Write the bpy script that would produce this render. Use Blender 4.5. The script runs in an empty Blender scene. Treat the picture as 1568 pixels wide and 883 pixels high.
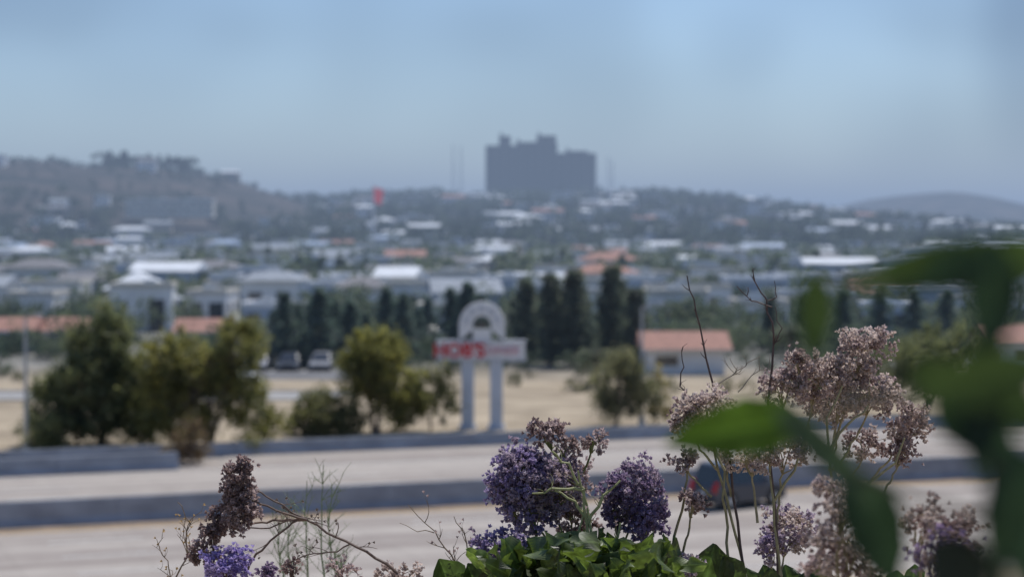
import bpy, math, random
import numpy as np
from mathutils import Vector, Matrix
random.seed(7); R=np.random.default_rng(11)
scene=bpy.context.scene
FPX=1568*70/36; CAMZ=12.0; TILT=math.atan(91.5/FPX)
# ---------------------------------------------------------------- helpers
def P(px,py,d):
    a=(px-784)/FPX; b=(441.5-py)/FPX
    y=math.cos(TILT)+b*math.sin(TILT); z=-math.sin(TILT)+b*math.cos(TILT)
    k=d/y
    return Vector((a*k,d,CAMZ+z*k))
TH=math.radians(21); CT,ST=math.cos(TH),math.sin(TH)
class MB:
    def __init__(s): s.v=[];s.f=[];s.c=[];s.m=[]
    def add(s,verts,faces,col=(1,1,1),mat=0):
        o=len(s.v); s.v.extend([tuple(p) for p in verts])
        if len(col)==3 and not hasattr(col[0],'__len__'): s.c.extend([tuple(col)]*len(verts))
        else: s.c.extend([tuple(c) for c in col])
        for f in faces: s.f.append(tuple(i+o for i in f)); s.m.append(mat)
    def box(s,a,b,mat=0,col=(1,1,1)):
        x0,y0,z0=a;x1,y1,z1=b
        s.add([(x0,y0,z0),(x1,y0,z0),(x1,y1,z0),(x0,y1,z0),(x0,y0,z1),(x1,y0,z1),(x1,y1,z1),(x0,y1,z1)],
          [(0,3,2,1),(4,5,6,7),(0,1,5,4),(1,2,6,5),(2,3,7,6),(3,0,4,7)],col,mat)
    def tube(s,pts,rad,col=(1,1,1),mat=0,n=5):
        pts=[Vector(p) for p in pts]; N=len(pts)
        if not hasattr(rad,'__len__'): rad=[rad]*N
        vs=[];fs=[]
        for i,p in enumerate(pts):
            t=(pts[min(i+1,N-1)]-pts[max(i-1,0)])
            t=t.normalized() if t.length>1e-9 else Vector((0,0,1))
            a=t.cross(Vector((0,1,0.13)))
            if a.length<.1: a=t.cross(Vector((1,0,0)))
            a.normalize(); b=t.cross(a)
            for k in range(n):
                an=2*math.pi*k/n
                vs.append(p+(a*math.cos(an)+b*math.sin(an))*rad[i])
        for i in range(N-1):
            for k in range(n):
                fs.append((i*n+k,i*n+(k+1)%n,(i+1)*n+(k+1)%n,(i+1)*n+k))
        fs.append(tuple(range(n))[::-1]); fs.append(tuple((N-1)*n+k for k in range(n)))
        s.add(vs,fs,col,mat)
    def build(s,name,mats,loc=(0,0,0),rotz=0,smooth=False,parent=None):
        me=bpy.data.meshes.new(name); me.from_pydata(s.v,[],s.f)
        ca=me.color_attributes.new('Col','FLOAT_COLOR','POINT')
        c=np.ones((len(s.v),4),dtype=np.float32); c[:,:3]=np.array(s.c); ca.data.foreach_set('color',c.ravel())
        for m in mats: me.materials.append(m)
        me.polygons.foreach_set('material_index',np.array(s.m,dtype=np.int32))
        if smooth: me.polygons.foreach_set('use_smooth',np.ones(len(s.f),dtype=bool))
        me.update()
        ob=bpy.data.objects.new(name,me); ob.location=loc; ob.rotation_euler=(0,0,rotz)
        scene.collection.objects.link(ob)
        if parent: ob.parent=parent
        return ob
    def addnp(s,V,Fc,C,mat=0):
        o=len(s.v); s.v.extend(map(tuple,V.tolist())); s.c.extend(map(tuple,C.tolist()))
        s.f.extend(map(tuple,(Fc+o).tolist())); s.m.extend([mat]*len(Fc))
def obj_np(name,V,Fc,C,mats):
    b=MB(); b.addnp(V,Fc,C); return b.build(name,mats)
def inst(ob,loc,rotz=0,sc=1,name=None):
    o=bpy.data.objects.new(name or ob.name.split('.')[0],ob.data); o.location=loc; o.rotation_euler=(0,0,rotz)
    o.scale=(sc,sc,sc) if not hasattr(sc,'__len__') else sc
    scene.collection.objects.link(o); return o
# ---------------------------------------------------------------- materials
def base(name):
    m=bpy.data.materials.new(name); m.use_nodes=True; nt=m.node_tree; return m,nt,nt.nodes['Principled BSDF']
def mk(name,col,rough=.7,amt=.25,scale=3.,metal=0.,stretch=None,spec=.4,bump=0):
    m,nt,bs=base(name)
    tc=nt.nodes.new('ShaderNodeTexCoord'); mp=nt.nodes.new('ShaderNodeMapping'); no=nt.nodes.new('ShaderNodeTexNoise')
    if stretch: mp.inputs['Scale'].default_value=stretch
    no.inputs['Scale'].default_value=scale; no.inputs['Detail'].default_value=6
    nt.links.new(tc.outputs['Object'],mp.inputs['Vector']); nt.links.new(mp.outputs[0],no.inputs['Vector'])
    cr=nt.nodes.new('ShaderNodeValToRGB')
    lo=[c*(1-amt) for c in col]; hi=[min(1,c*(1+amt)) for c in col]
    cr.color_ramp.elements[0].position=.3; cr.color_ramp.elements[1].position=.7
    cr.color_ramp.elements[0].color=(*lo,1); cr.color_ramp.elements[1].color=(*hi,1)
    nt.links.new(no.outputs['Fac'],cr.inputs[0]); nt.links.new(cr.outputs[0],bs.inputs['Base Color'])
    bs.inputs['Roughness'].default_value=rough; bs.inputs['Metallic'].default_value=metal
    bs.inputs['Specular IOR Level'].default_value=spec
    return m
def mkfol(name,trans=.35,rough=.6,spec=.3,noise=0,nscale=200,gain=1.0,tint=(1,1,1)):
    m,nt,bs=base(name)
    at=nt.nodes.new('ShaderNodeAttribute'); at.attribute_name='Col'
    src=at.outputs['Color']
    if noise:
        tc=nt.nodes.new('ShaderNodeTexCoord'); no=nt.nodes.new('ShaderNodeTexNoise'); no.inputs['Scale'].default_value=nscale
        nt.links.new(tc.outputs['Object'],no.inputs['Vector'])
        mr=nt.nodes.new('ShaderNodeMapRange'); mr.inputs[1].default_value=.3; mr.inputs[2].default_value=.7
        mr.inputs[3].default_value=1-noise; mr.inputs[4].default_value=1+noise
        nt.links.new(no.outputs['Fac'],mr.inputs[0])
        vm=nt.nodes.new('ShaderNodeVectorMath'); vm.operation='SCALE'
        nt.links.new(src,vm.inputs[0]); nt.links.new(mr.outputs[0],vm.inputs['Scale']); src=vm.outputs[0]
    nt.links.new(src,bs.inputs['Base Color']); bs.inputs['Roughness'].default_value=rough
    bs.inputs['Specular IOR Level'].default_value=spec
    if trans:
        tr=nt.nodes.new('ShaderNodeBsdfTranslucent'); mx=nt.nodes.new('ShaderNodeMixShader'); mx.inputs[0].default_value=trans
        v2=nt.nodes.new('ShaderNodeVectorMath'); v2.operation='MULTIPLY'; v2.inputs[1].default_value=[t*gain for t in tint]
        nt.links.new(src,v2.inputs[0]); nt.links.new(v2.outputs[0],tr.inputs['Color'])
        nt.links.new(bs.outputs[0],mx.inputs[1]); nt.links.new(tr.outputs[0],mx.inputs[2])
        nt.links.new(mx.outputs[0],nt.nodes['Material Output'].inputs[0])
    return m
M_leaf=mkfol('foliage',.45,.6,.3,gain=1.7,tint=(1.05,1.1,.85))
M_bark=mk('bark',(.15,.12,.10),.9,.4,6)
M_floret=mkfol('floret_paper',.42,.75,.2,gain=1.45)
M_stem=mkfol('stem',0,.6,.3,noise=.25,nscale=120)
M_bleaf=mkfol('broad_leaf',.33,.48,.5,noise=.4,nscale=70,gain=1.6,tint=(1.1,1.2,.5))
M_sleaf=mkfol('shrub_leaf',.35,.75,.1,noise=.2,nscale=60,gain=1.3,tint=(1.05,1.2,.5))
M_glass=mk('glass_dark',(.03,.035,.045),.1,.1,1,spec=.8)
M_white=mk('white_paint',(.78,.78,.79),.5,.08,2)
M_red=mk('red_paint',(.62,.02,.04),.45,.1,2)
M_pink=mk('faded_red_paint',(.66,.34,.40),.5,.1,2)
M_conc=mk('barrier_concrete',(.31,.33,.365),.85,.2,.8,stretch=(1,1,2))
M_steel=mk('galvanised_steel',(.42,.44,.46),.45,.1,2,metal=.5)
M_rubber=mk('rubber',(.02,.02,.02),.8,.2,8)
# ---------------------------------------------------------------- terrain
def ss(x): x=np.clip(x,0,1); return x*x*(3-2*x)
cx=[-3000,-700,-300,-244,-179,-26,80,186,275,363,463,3000]
cz=[28,30,33,34,33,35,39,33,19,7,0,0]
lx=[-3000,-900,-560,-420,-360,-314,-280,-231,-208,-190,-160,-120,-60,3000]
lz=[30,48,58,61,60,58,57,53,46,39,33,22,0,0]
mx_=[-9000,330,440,475,516,560,590,625,662,700,780,1000,6000]
mz_=[0,0,26,42,54,61,63,57,46,34,30,20,15]
def terr(x,y):
    x=np.asarray(x,float);y=np.asarray(y,float)
    v=-x*ST+y*CT
    t=np.clip((v-4.5)/(52-4.5),0,1)
    z=np.where(v<56,10.7*(1-t),0.)
    c=np.interp(x,cx,cz)*ss((y-700)/1100)*(1-.6*ss((y-1850)/900))
    c=c+(np.sin(x*.02)*np.cos(y*.013)*2.0+np.sin(x*.051+1)*1.0)*ss((y-900)/500)*(c>1)
    l=np.interp(x,lx,lz)*ss((y-850)/600)*(1-ss((y-1500)/700))
    l=l+(np.sin(x*.035+y*.01)*1.4+np.sin(x*.09)*.6)*(l>25)
    m=np.interp(x,mx_,mz_)*ss((y-2000)/700)*(1-ss((y-2850)/900))
    m=m+np.sin(x*.03)*1.2*(m>5)
    return z+np.maximum(np.maximum(c,l),m)
ys=list(np.arange(-30,200,2.))
while ys[-1]<12000: ys.append(ys[-1]*1.018)
ys=np.array(ys); ts=np.linspace(-1,1,241)
Y,T=np.meshgrid(ys,ts,indexing='ij'); X=T*(200+.6*np.maximum(Y,0)); Z=terr(X,Y)
V=np.stack([X.ravel(),Y.ravel(),Z.ravel()],1); nr,nc=X.shape
i=np.arange(nr-1)[:,None]*nc+np.arange(nc-1)[None,:]; i=i.ravel()
Fc=np.stack([i,i+1,i+nc+1,i+nc],1)
m,nt,bs=base('ground_earth'); N=nt.nodes; L=nt.links
geo=N.new('ShaderNodeNewGeometry'); sep=N.new('ShaderNodeSeparateXYZ'); L.new(geo.outputs['Position'],sep.inputs[0])
def noise(scale,detail=6):
    n=N.new('ShaderNodeTexNoise'); n.inputs['Scale'].default_value=scale; n.inputs['Detail'].default_value=detail
    L.new(geo.outputs['Position'],n.inputs['Vector']); return n
def ramp(inp,a,b,c1,c2):
    r=N.new('ShaderNodeValToRGB'); r.color_ramp.elements[0].position=a; r.color_ramp.elements[1].position=b
    r.color_ramp.elements[0].color=(*c1,1); r.color_ramp.elements[1].color=(*c2,1); L.new(inp,r.inputs[0]); return r
def rng_(inp,a,b):
    r=N.new('ShaderNodeMapRange'); r.inputs[1].default_value=a; r.inputs[2].default_value=b; L.new(inp,r.inputs[0]); return r
def mix(f,a,b):
    x=N.new('ShaderNodeMix'); x.data_type='RGBA'; L.new(f,x.inputs[0]); L.new(a,x.inputs[6]); L.new(b,x.inputs[7]); return x
dirt=ramp(noise(.25).outputs['Fac'],.35,.65,(.29,.235,.17),(.47,.39,.285))
scrub=ramp(noise(.03,10).outputs['Fac'],.40,.62,(.030,.034,.028),(.088,.072,.062))
urban=ramp(noise(.05,3).outputs['Fac'],.4,.6,(.13,.13,.115),(.27,.26,.235))
a=mix(rng_(sep.outputs['Y'],154,176).outputs[0],dirt.outputs[0],urban.outputs[0])
b=mix(rng_(sep.outputs['Y'],800,1000).outputs[0],a.outputs[2],scrub.outputs[0])
L.new(b.outputs[2],bs.inputs['Base Color']); bs.inputs['Roughness'].default_value=.95; bs.inputs['Specular IOR Level'].default_value=.1
gnd=obj_np('ground',V,Fc,np.ones((len(V),3)),[m])
gnd.data.polygons.foreach_set('use_smooth',np.ones(len(Fc),dtype=bool))
# ---------------------------------------------------------------- freeway
def pavement(name,col1,col2):
    m,nt,bs=base(name); N=nt.nodes;L=nt.links
    tc=N.new('ShaderNodeTexCoord')
    def nz(sc,s=1,d=5):
        mp=N.new('ShaderNodeMapping'); mp.inputs['Scale'].default_value=sc; L.new(tc.outputs['Object'],mp.inputs[0])
        n=N.new('ShaderNodeTexNoise'); n.inputs['Scale'].default_value=s; n.inputs['Detail'].default_value=d; L.new(mp.outputs[0],n.inputs['Vector']); return n
    n1=nz((.012,.7,1)); n2=nz((.4,.4,1),2)
    mx=N.new('ShaderNodeMath'); mx.operation='ADD'; L.new(n1.outputs['Fac'],mx.inputs[0])
    ml=N.new('ShaderNodeMath'); ml.operation='MULTIPLY'; ml.inputs[1].default_value=.25; L.new(n2.outputs['Fac'],ml.inputs[0]); L.new(ml.outputs[0],mx.inputs[1])
    r=N.new('ShaderNodeValToRGB'); r.color_ramp.elements[0].position=.48; r.color_ramp.elements[1].position=.78
    r.color_ramp.elements[0].color=(*col1,1); r.color_ramp.elements[1].color=(*col2,1); L.new(mx.outputs[0],r.inputs[0])
    L.new(r.outputs[0],bs.inputs['Base Color']); bs.inputs['Roughness'].default_value=.85; return m
M_pave=pavement('freeway_concrete',(.26,.22,.195),(.43,.385,.34))
M_joint=mk('joint_seal',(.20,.18,.16),.9,.2,2)
def strip(mb,u0,u1,v0,v1,z,mat=0):
    mb.add([(u0,v0,z),(u1,v0,z),(u1,v1,z),(u0,v1,z)],[(0,1,2,3)],mat=mat)
b=MB(); strip(b,-220,420,60,81.3,.01); strip(b,-220,420,82.1,103,.01)
for u in np.arange(-120,260,4.6):
    strip(b,u,u+.015,60,81.3,.014,1); strip(b,u,u+.015,82.1,103,.014,1)
b.build('freeway',[M_pave,M_joint],rotz=TH)
M_line=mk('road_paint_white',(.70,.70,.68),.7,.3,4); M_yel=mk('road_paint_yellow',(.5,.30,.08),.7,.3,4)
b=MB()
for v in (66.2,69.8,73.4,77.0,86.0,89.6,93.2):
    for u in np.arange(-150,300,14.6): strip(b,u,u+3.6,v,v+.12,.018)
for v in (62.6,97.4): strip(b,-220,420,v,v+.15,.018)
for v in (79.9,83.4): strip(b,-220,420,v,v+.2,.018,1)
b.build('lane_markings',[M_line,M_yel],rotz=TH)
b=MB(); strip(b,-220,420,80.3,81.25,.016); strip(b,-220,420,82.15,83.2,.016); b.build('shoulder_dust',[mk('dust',(.24,.18,.13),.95,.3,.6)],rotz=TH)
def barrier(name,u0,u1,v,h=.95):
    b=MB(); prof=[(-.32,0),(-.32,.08),(-.17,.33),(-.09,h-.02),(-.07,h),(.07,h),(.09,h-.02),(.17,.33),(.32,.08),(.32,0)]
    us=list(np.arange(u0,u1,6.0))+[u1]
    for k in range(len(us)-1):
        a,c=us[k]+.01,us[k+1]-.01
        vs=[(a,v+p,z) for p,z in prof]+[(c,v+p,z) for p,z in prof]; n=len(prof)
        b.add(vs,[(i,i+1,n+i+1,n+i) for i in range(n-1)]+[tuple(range(n))[::-1],tuple(range(n,2*n))])
    return b.build(name,[M_conc],rotz=TH)
barrier('median_barrier',-220,420,81.7,1.05)
barrier('roadside_barrier',-220,20,98.7,.85)
barrier('roadside_barrier',-6,420,103.5,.72)
barrier('roadside_barrier',-220,-6.1,103.5,.6)
b=MB(); b.add([(-150,139,.012),(-14,139,.012),(-10,146,.012),(-150,146,.012)],[(0,1,2,3)])
b.build('frontage_road',[mk('worn_asphalt',(.34,.33,.32),.9,.15,.5)])
b=MB(); b.box((-150,146,0),(-10,146.3,.13)); b.box((-150,138.7,0),(-14,139,.13)); b.build('kerb',[mk('kerb_concrete',(.45,.43,.40),.9,.15,1)])
b=MB(); b.add([(-24,158,.012),(-12,158,.012),(-12,176,.012),(-24,176,.012)],[(0,1,2,3)])
b.add([(40,158,.012),(80,158,.012),(80,184,.012),(40,184,.012)],[(0,1,2,3)])
for x in np.arange(-23,-12,2.7):
    b.add([(x,167,.018),(x+.1,167,.018),(x+.1,172,.018),(x,172,.018)],[(0,1,2,3)],mat=1)
b.build('parking_lot',[mk('lot_asphalt',(.15,.15,.155),.9,.2,.3),M_line])
# ---------------------------------------------------------------- vehicles
def make_car(name,L_,W,H,paint,suv=False,pickup=False):
    b=MB(); hw=W/2; belt=H*.56; g=.26
    def ext(prof,w1fn,mat):
        n=len(prof); vs=[(x,-w1fn(z),z) for x,z in prof]+[(x,w1fn(z),z) for x,z in prof]
        b.add(vs,[tuple(range(n)),tuple(range(n,2*n))[::-1]]+[(i,n+i,n+(i+1)%n,(i+1)%n) for i in range(n)],mat=mat)
    x0=-L_/2;x1=L_/2
    body=[(x0+.05,g+.1),(x0,g+.3),(x0+.03,belt-.1),(x0+.12,belt),(x1-L_*.28,belt),(x1-.35,belt-.12),(x1-.06,belt-.25),(x1,g+.25),(x1-.08,g+.05),(x0+.2,g)]
    ext(body,lambda z:hw-(.06 if z>belt-.05 else 0)-(.05 if z<g+.06 else 0),0)
    if pickup: cab=[(x0+L_*.38,belt-.02),(x0+L_*.41,H-.05),(x0+L_*.45,H),(x1-L_*.38,H),(x1-L_*.24,belt-.02)]
    elif suv: cab=[(x0+.14,belt-.02),(x0+.35,H-.08),(x0+.5,H),(x1-L_*.43,H),(x1-L_*.38,H-.05),(x1-L_*.24,belt-.02)]
    else: cab=[(x0+.25,belt-.02),(x0+.95,H-.04),(x0+1.15,H),(x1-L_*.46,H),(x1-L_*.42,H-.03),(x1-L_*.22,belt-.02)]
    def wf(z): return hw-.08-.17*(z-belt)/(H-belt)
    ext(cab,wf,0)
    zt=H-.12; zb=belt+.03
    xl0=cab[0][0]+.14; xl1=cab[1][0]+.1; xr0=cab[-1][0]-.25; xr1=cab[-2][0]-.1
    for s in (-1,1):
        segs=3 if suv else 2
        for k in range(segs):
            f0=k/segs+.02; f1=(k+1)/segs-.02
            q=[(xl0+(xr0-xl0)*f0,zb),(xl0+(xr0-xl0)*f1,zb),(xl1+(xr1-xl1)*f1,zt),(xl1+(xr1-xl1)*f0,zt)]
            vs=[(x,s*(wf(z)+.012),z) for x,z in q]; b.add(vs,[(0,1,2,3) if s<0 else (3,2,1,0)],mat=1)
    def glass(pa,pb,off):
        (xa,za),(xb,zb_)=pa,pb; d=Vector((xb-xa,0,zb_-za)); n=Vector((d.z,0,-d.x)).normalized()*off
        A=Vector((xa,0,za))+d*.08+n; B=Vector((xa,0,za))+d*.93+n
        b.add([(A.x,-wf(A.z)+.08,A.z),(A.x,wf(A.z)-.08,A.z),(B.x,wf(B.z)-.08,B.z),(B.x,-wf(B.z)+.08,B.z)],[(0,1,2,3) if off>0 else (3,2,1,0)],mat=1)
    glass(cab[-1],cab[-2],.015); glass(cab[0],cab[1],-.015)
    for wx in (x0+L_*.19,x1-L_*.18):
        for s in (-1,1):
            r=.34 if not(suv or pickup) else .38
            for (rr,y0,y1,mt) in ((r+.06,hw-.1,hw+.006,4),(r,hw-.2,hw+.02,2),(r*.58,hw-.1,hw+.03,3)):
                n=18; vs=[]
                for yy in (y0,y1):
                    vs+=[(wx+rr*math.cos(2*math.pi*k/n),s*yy,r+rr*math.sin(2*math.pi*k/n) if rr<=r else max(g-.02,r+rr*math.sin(2*math.pi*k/n))) for k in range(n)]
                b.add(vs,[(k,(k+1)%n,n+(k+1)%n,n+k) for k in range(n)]+[tuple(range(n,2*n))],mat=mt)
    for s in (-1,1):
        ya,yb=sorted((s*(hw-.30),s*(hw-.03)))
        b.box((x0-.015,ya,belt-.32),(x0+.1,yb,belt-.08),5)
        if suv: b.box((x0+.06,ya+.04,belt-.08),(x0+.2,yb-.04,belt+.12),5)
        b.box((x1-.22,ya,belt-.42),(x1-.01,yb,belt-.27),6)
        ya,yb=sorted((s*(hw-.02),s*(hw+.16))); b.box((x1-L_*.29,ya,belt+.02),(x1-L_*.29+.1,yb,belt+.16),0)
    b.box((x0-.05,-hw+.08,g+.06),(x0+.08,hw-.08,g+.24),4); b.box((x1-.1,-hw+.08,g+.02),(x1+.03,hw-.08,g+.16),4)
    b.box((x0-.03,-.26,g+.36),(x0+.02,.26,g+.48),6)
    pm=mk(name+'_paint',paint,.28,.04,1,spec=.6)
    o=b.build(name,[pm,M_glass,M_rubber,M_steel,mk('trim',(.03,.03,.032),.6,.1,2),mk('tail_lamp',(.6,.01,.01),.25,.05,2),M_white])
    bv=o.modifiers.new('bevel','BEVEL'); bv.width=.03; bv.segments=2; bv.limit_method='ANGLE'; bv.angle_limit=math.radians(35)
    return o
p=P(1130,782,86); suv=make_car('dark_suv',4.0,1.85,1.95,(.06,.07,.09),suv=True); suv.location=(p.x,86,.02); suv.rotation_euler=(0,0,TH+math.radians(14))
cars=[make_car('parked_car',4.5,1.8,1.45,c) for c in ((.4,.4,.42),(.05,.06,.08),(.30,.31,.33))]+[make_car('parked_suv',4.6,1.9,1.75,(.2,.2,.22),suv=True),make_car('parked_pickup',5.2,1.95,1.8,(.3,.05,.04),pickup=True)]
slots=[(x+1.4,169.5) for x in np.arange(-23,-14,2.7)]+[(x,172.5) for x in np.arange(42,75,2.7)]
for k,c in enumerate(cars):
    c.location=(*slots[k],.02); c.rotation_euler=(0,0,-math.pi/2+random.choice((0,0,math.pi)))
for k in range(5,14):
    c=cars[k%4]; o=inst(c,(*slots[k],.02),-math.pi/2+random.choice((0,0,math.pi))+random.uniform(-.03,.03))
occ=[]
for (px,py) in ((632,442),(784,424),(408,428),(262,462),(380,577),(545,432),(410,497),(720,470),(1095,430),(655,500),(180,445),(900,452),(1150,470)):
    Yc=(12-1.25)/(py-350)*FPX; x=(px-784)/FPX*Yc; occ.append((x,Yc-4,3,7))
    inst(cars[random.choice((0,2))],(x,Yc,.02),-math.pi/2+math.radians(22.7)+random.uniform(-.02,.02))  # added cars, yawed so their windshields catch sun glints
# ---------------------------------------------------------------- buildings
WALLS=[mk('stucco_white',(.76,.76,.76),.9,.08,.5),mk('stucco_cream',(.60,.56,.49),.9,.1,.5),mk('stucco_grey',(.42,.44,.47),.9,.1,.5),mk('stucco_bluegrey',(.36,.43,.53),.9,.1,.5),mk('stucco_tan',(.44,.37,.30),.9,.1,.5)]
R_white=mk('roof_membrane',(.70,.73,.77),.8,.12,.4); R_grey=mk('roof_gravel',(.31,.34,.38),.9,.15,.6); R_terra=mk('terracotta_tile',(.36,.19,.145),.85,.25,1.5,stretch=(4,1,1)); R_brown=mk('shingle',(.21,.205,.215),.9,.25,2); R_blue=mk('metal_roof_blue',(.34,.43,.57),.5,.1,1)
ROOFS=[R_white,R_grey,R_terra,R_brown,R_blue]
def building(name,x,y,w,d,h,wall=0,roof=0,kind='flat',rot=0,z=None,floors=1):
    b=MB(); hx,hy=w/2,d/2
    b.box((-hx,-hy,-2),(hx,hy,h),0)
    fh=h/floors
    for fl in range(floors):
        z0=fl*fh+fh*.35; z1=fl*fh+fh*.7; nw=max(2,int(w/3.8))
        for k in range(nw):
            xc=-hx+(k+.5)*w/nw; ww=min(.9,w/nw*.3)
            if random.random()<.15: continue
            if fl==0 and k==nw//2: b.box((xc-.9,-hy-.05,0),(xc+.9,-hy+.1,fh*.72),2); continue
            b.box((xc-ww-.08,-hy-.04,z0-.08),(xc+ww+.08,-hy+.1,z1+.08),3); b.box((xc-ww,-hy-.06,z0),(xc+ww,-hy+.1,z1),2)
        for s in (-1,1):
            nd=max(1,int(d/4))
            for k in range(nd):
                yc=-hy+(k+.5)*d/nd; xa,xb=sorted((s*(hx-.1),s*(hx+.06))); b.box((xa,yc-.8,z0),(xb,yc+.8,z1),2)
    if kind=='flat':
        e=.12; t=.5
        b.box((-hx-e,-hy-e,h-.1),(hx+e,-hy+.25,h+t),3); b.box((-hx-e,hy-.25,h-.1),(hx+e,hy+e,h+t),3)
        b.box((-hx-e,-hy+.253,h-.1),(-hx+.25,hy-.253,h+t-.003),3); b.box((hx-.25,-hy+.253,h-.1),(hx+e,hy-.253,h+t-.003),3)
        b.box((-hx+.253,-hy+.253,h-.05),(hx-.253,hy-.253,h+.06),1)
        for k in range(max(1,int(w/7))):
            xx=-hx+random.uniform(1.5,max(1.6,w-3.5)); yy=random.uniform(-hy*.5,hy*.4); s=random.uniform(.6,1.2)
            b.box((xx,yy,h+.05),(xx+s*1.6,yy+s*1.3,h+.05+s),4)
    else:
        rh=min(2.2,d*.14+.3) if kind!='pyr' else h*.8; o=.6
        inx=0 if kind=='gable' else min(hy,hx*.8)
        if kind=='pyr': inx=hx+o-.05
        vs=[(-hx-o,-hy-o,h),(hx+o,-hy-o,h),(hx+o,hy+o,h),(-hx-o,hy+o,h),(-hx-o+inx,0,h+rh),(hx+o-inx,0,h+rh)]
        b.add(vs,[(0,1,5,4),(1,2,5),(2,3,4,5),(3,0,4),(3,2,1,0)],mat=1)
        b.box((-hx-o,-hy-o-.02,h-.22),(hx+o,-hy-o+.12,h-.01),3)
    if z is None: z=float(terr(x,y))
    return b.build(name,[WALLS[wall],ROOFS[roof],M_glass,M_white if wall!=0 else WALLS[1],M_steel],loc=(x,y,z),rotz=rot)
def bpx(px0,px1,Y): return ((px0+px1)/2-784)/FPX*Y,(px1-px0)/FPX*Y
def place(name,px0,px1,Y,d,h,**k):
    x,w=bpx(px0,px1,Y); occ.append((x,Y,w/2+2,d/2+2)); return building(name,x,Y+d/2,w,d,h,**k)
place('tan_warehouse',-120,285,560,20,5.0,wall=4,roof=0)
place('hillside_school',192,325,1080,14,7.5,wall=1,roof=0,floors=2,z=20)
place('white_pavilion',162,242,290,10,3.2,wall=0,roof=0,kind='pyr')
place('tile_roof_shop',-60,44,192,6,2.2,wall=2,roof=2,kind='gable')
place('tile_roof_shop',72,122,194,6,2.1,wall=0,roof=2,kind='gable')
place('tile_roof_shop',272,342,192,6,2.1,wall=0,roof=2,kind='gable')
place('tile_roof_restaurant',992,1110,164,7,2.1,wall=0,roof=2,kind='gable')
place('tile_roof_shop',1530,1700,165,8,2.5,wall=0,roof=2,kind='gable')
place('blue_roof_warehouse',395,525,440,20,3.8,wall=3,roof=4)
place('white_warehouse',560,640,400,14,3.8,wall=0,roof=0)
place('white_warehouse',672,745,385,12,3.8,wall=0,roof=0)
place('white_warehouse',955,1030,330,10,4.4,wall=0,roof=0)
place('office_building',1115,1200,300,12,4.2,wall=3,roof=0)
place('office_building',1130,1210,232,10,3.2,wall=0,roof=4)
place('office_building',370,440,240,9,2.6,wall=3,roof=0)
place('garage_building',640,715,228,8,2.9,wall=0,roof=0)
place('office_building',10,80,250,9,3.6,wall=0,roof=0)
names={'flat':['commercial_building','warehouse','storefront_building'],'hip':['hip_roof_house','bungalow'],'gable':['gable_roof_house']}
Yr=228.
while Yr<1020:
    x=-.29*Yr-10
    while x<.29*Yr+10:
        w=random.uniform(4.5,11)*(1+(Yr>350)*.25+(Yr>600)*.3); d=random.uniform(5,9); Yj=Yr+random.uniform(-5,5)
        xc=x+w/2; gap=random.uniform(1.5,7)*(1+(Yr>500)*.3)
        if not any(abs(xc-o[0])<o[2]+w/2 and abs(Yj-o[1])<o[3]+d for o in occ) and random.random()<.88:
            kind=random.choice(['flat','flat','flat','flat','hip','gable'])
            wall=random.choice([0,0,0,0,1,2,3,3,3]); roof=random.choice([0,0,0,1,4]) if kind=='flat' else random.choice([2,1,3,0,0,1,4])
            building(random.choice(names[kind]),xc,Yj+d/2,w,d,random.uniform(2.8,5.4),wall=wall,roof=roof,kind=kind,rot=random.uniform(-.15,.15))
        x+=w+gap
    Yr*=1.072
for k in range(240):
    Yj=random.uniform(980,1780); xc=random.uniform(-.27,.27)*Yj
    kind=random.choice(['flat','flat','hip','gable'])
    if xc<-150 and random.random()<.85 and Yj>1120: continue
    building('hillside_house',xc,Yj,random.uniform(8,20),random.uniform(7,11),random.uniform(5,8),wall=random.choice([0,0,0,1,4,2]),roof=random.choice([2,1,3,0,1,0]) if kind!='flat' else random.choice([0,1,1]),kind=kind,rot=random.uniform(-.3,.3),floors=2)
# hospital tower
HX=(827-784)/FPX*1800; s=1800/FPX
M_hc=mk('tower_concrete',(.115,.098,.095),.9,.15,.05); M_hg=mk('tower_glass',(.015,.016,.02),.3,.1,.05)
b=MB(); zb=22
def block(px0,px1,y0,y1,pytop,fl):
    x0=(px0-784)*s-HX; x1=(px1-784)*s-HX; zt=CAMZ+(350-pytop)*s; n=fl; hh=(zt-zb)/n
    b.box((x0,y0,zb),(x1,y1,zt-.5),1)
    for k in range(n+1):
        z=zb+k*hh; b.box((x0-.8,y0-.8,z-.9),(x1+.8,y1+.8,min(z+.9,zt)),0)
    nb=max(3,int((x1-x0)/7))
    for k in range(nb+1):
        xx=x0+(x1-x0)*k/nb; b.box((xx-.9,y0-1.1,zb),(xx+.9,y0+.3,zt-.3),0)
block(745,800,0,30,223,11); block(800.5,852,4,30,220,11); block(852.5,911,-4,26,235,10)
for (a,c,t,y0,y1) in ((764,782,208,6,20),(822,852,207,10,26),(790,822,217,8,24),(866,900,231,4,18)):
    x0=(a-784)*s-HX;x1=(c-784)*s-HX; zt=CAMZ+(350-t)*s
    b.box((x0,y0,70),(x1,y1,zt),0); b.box((x0+1,y0+1,zt),(x0+3,y0+3,zt+3),0); b.box((x0+(x1-x0)*.3,y0-.2,zt-5),(x1-(x1-x0)*.3,y0+.2,zt-2),1)
b.build('hospital_tower',[M_hc,M_hg],loc=(HX,1800,0))
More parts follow.
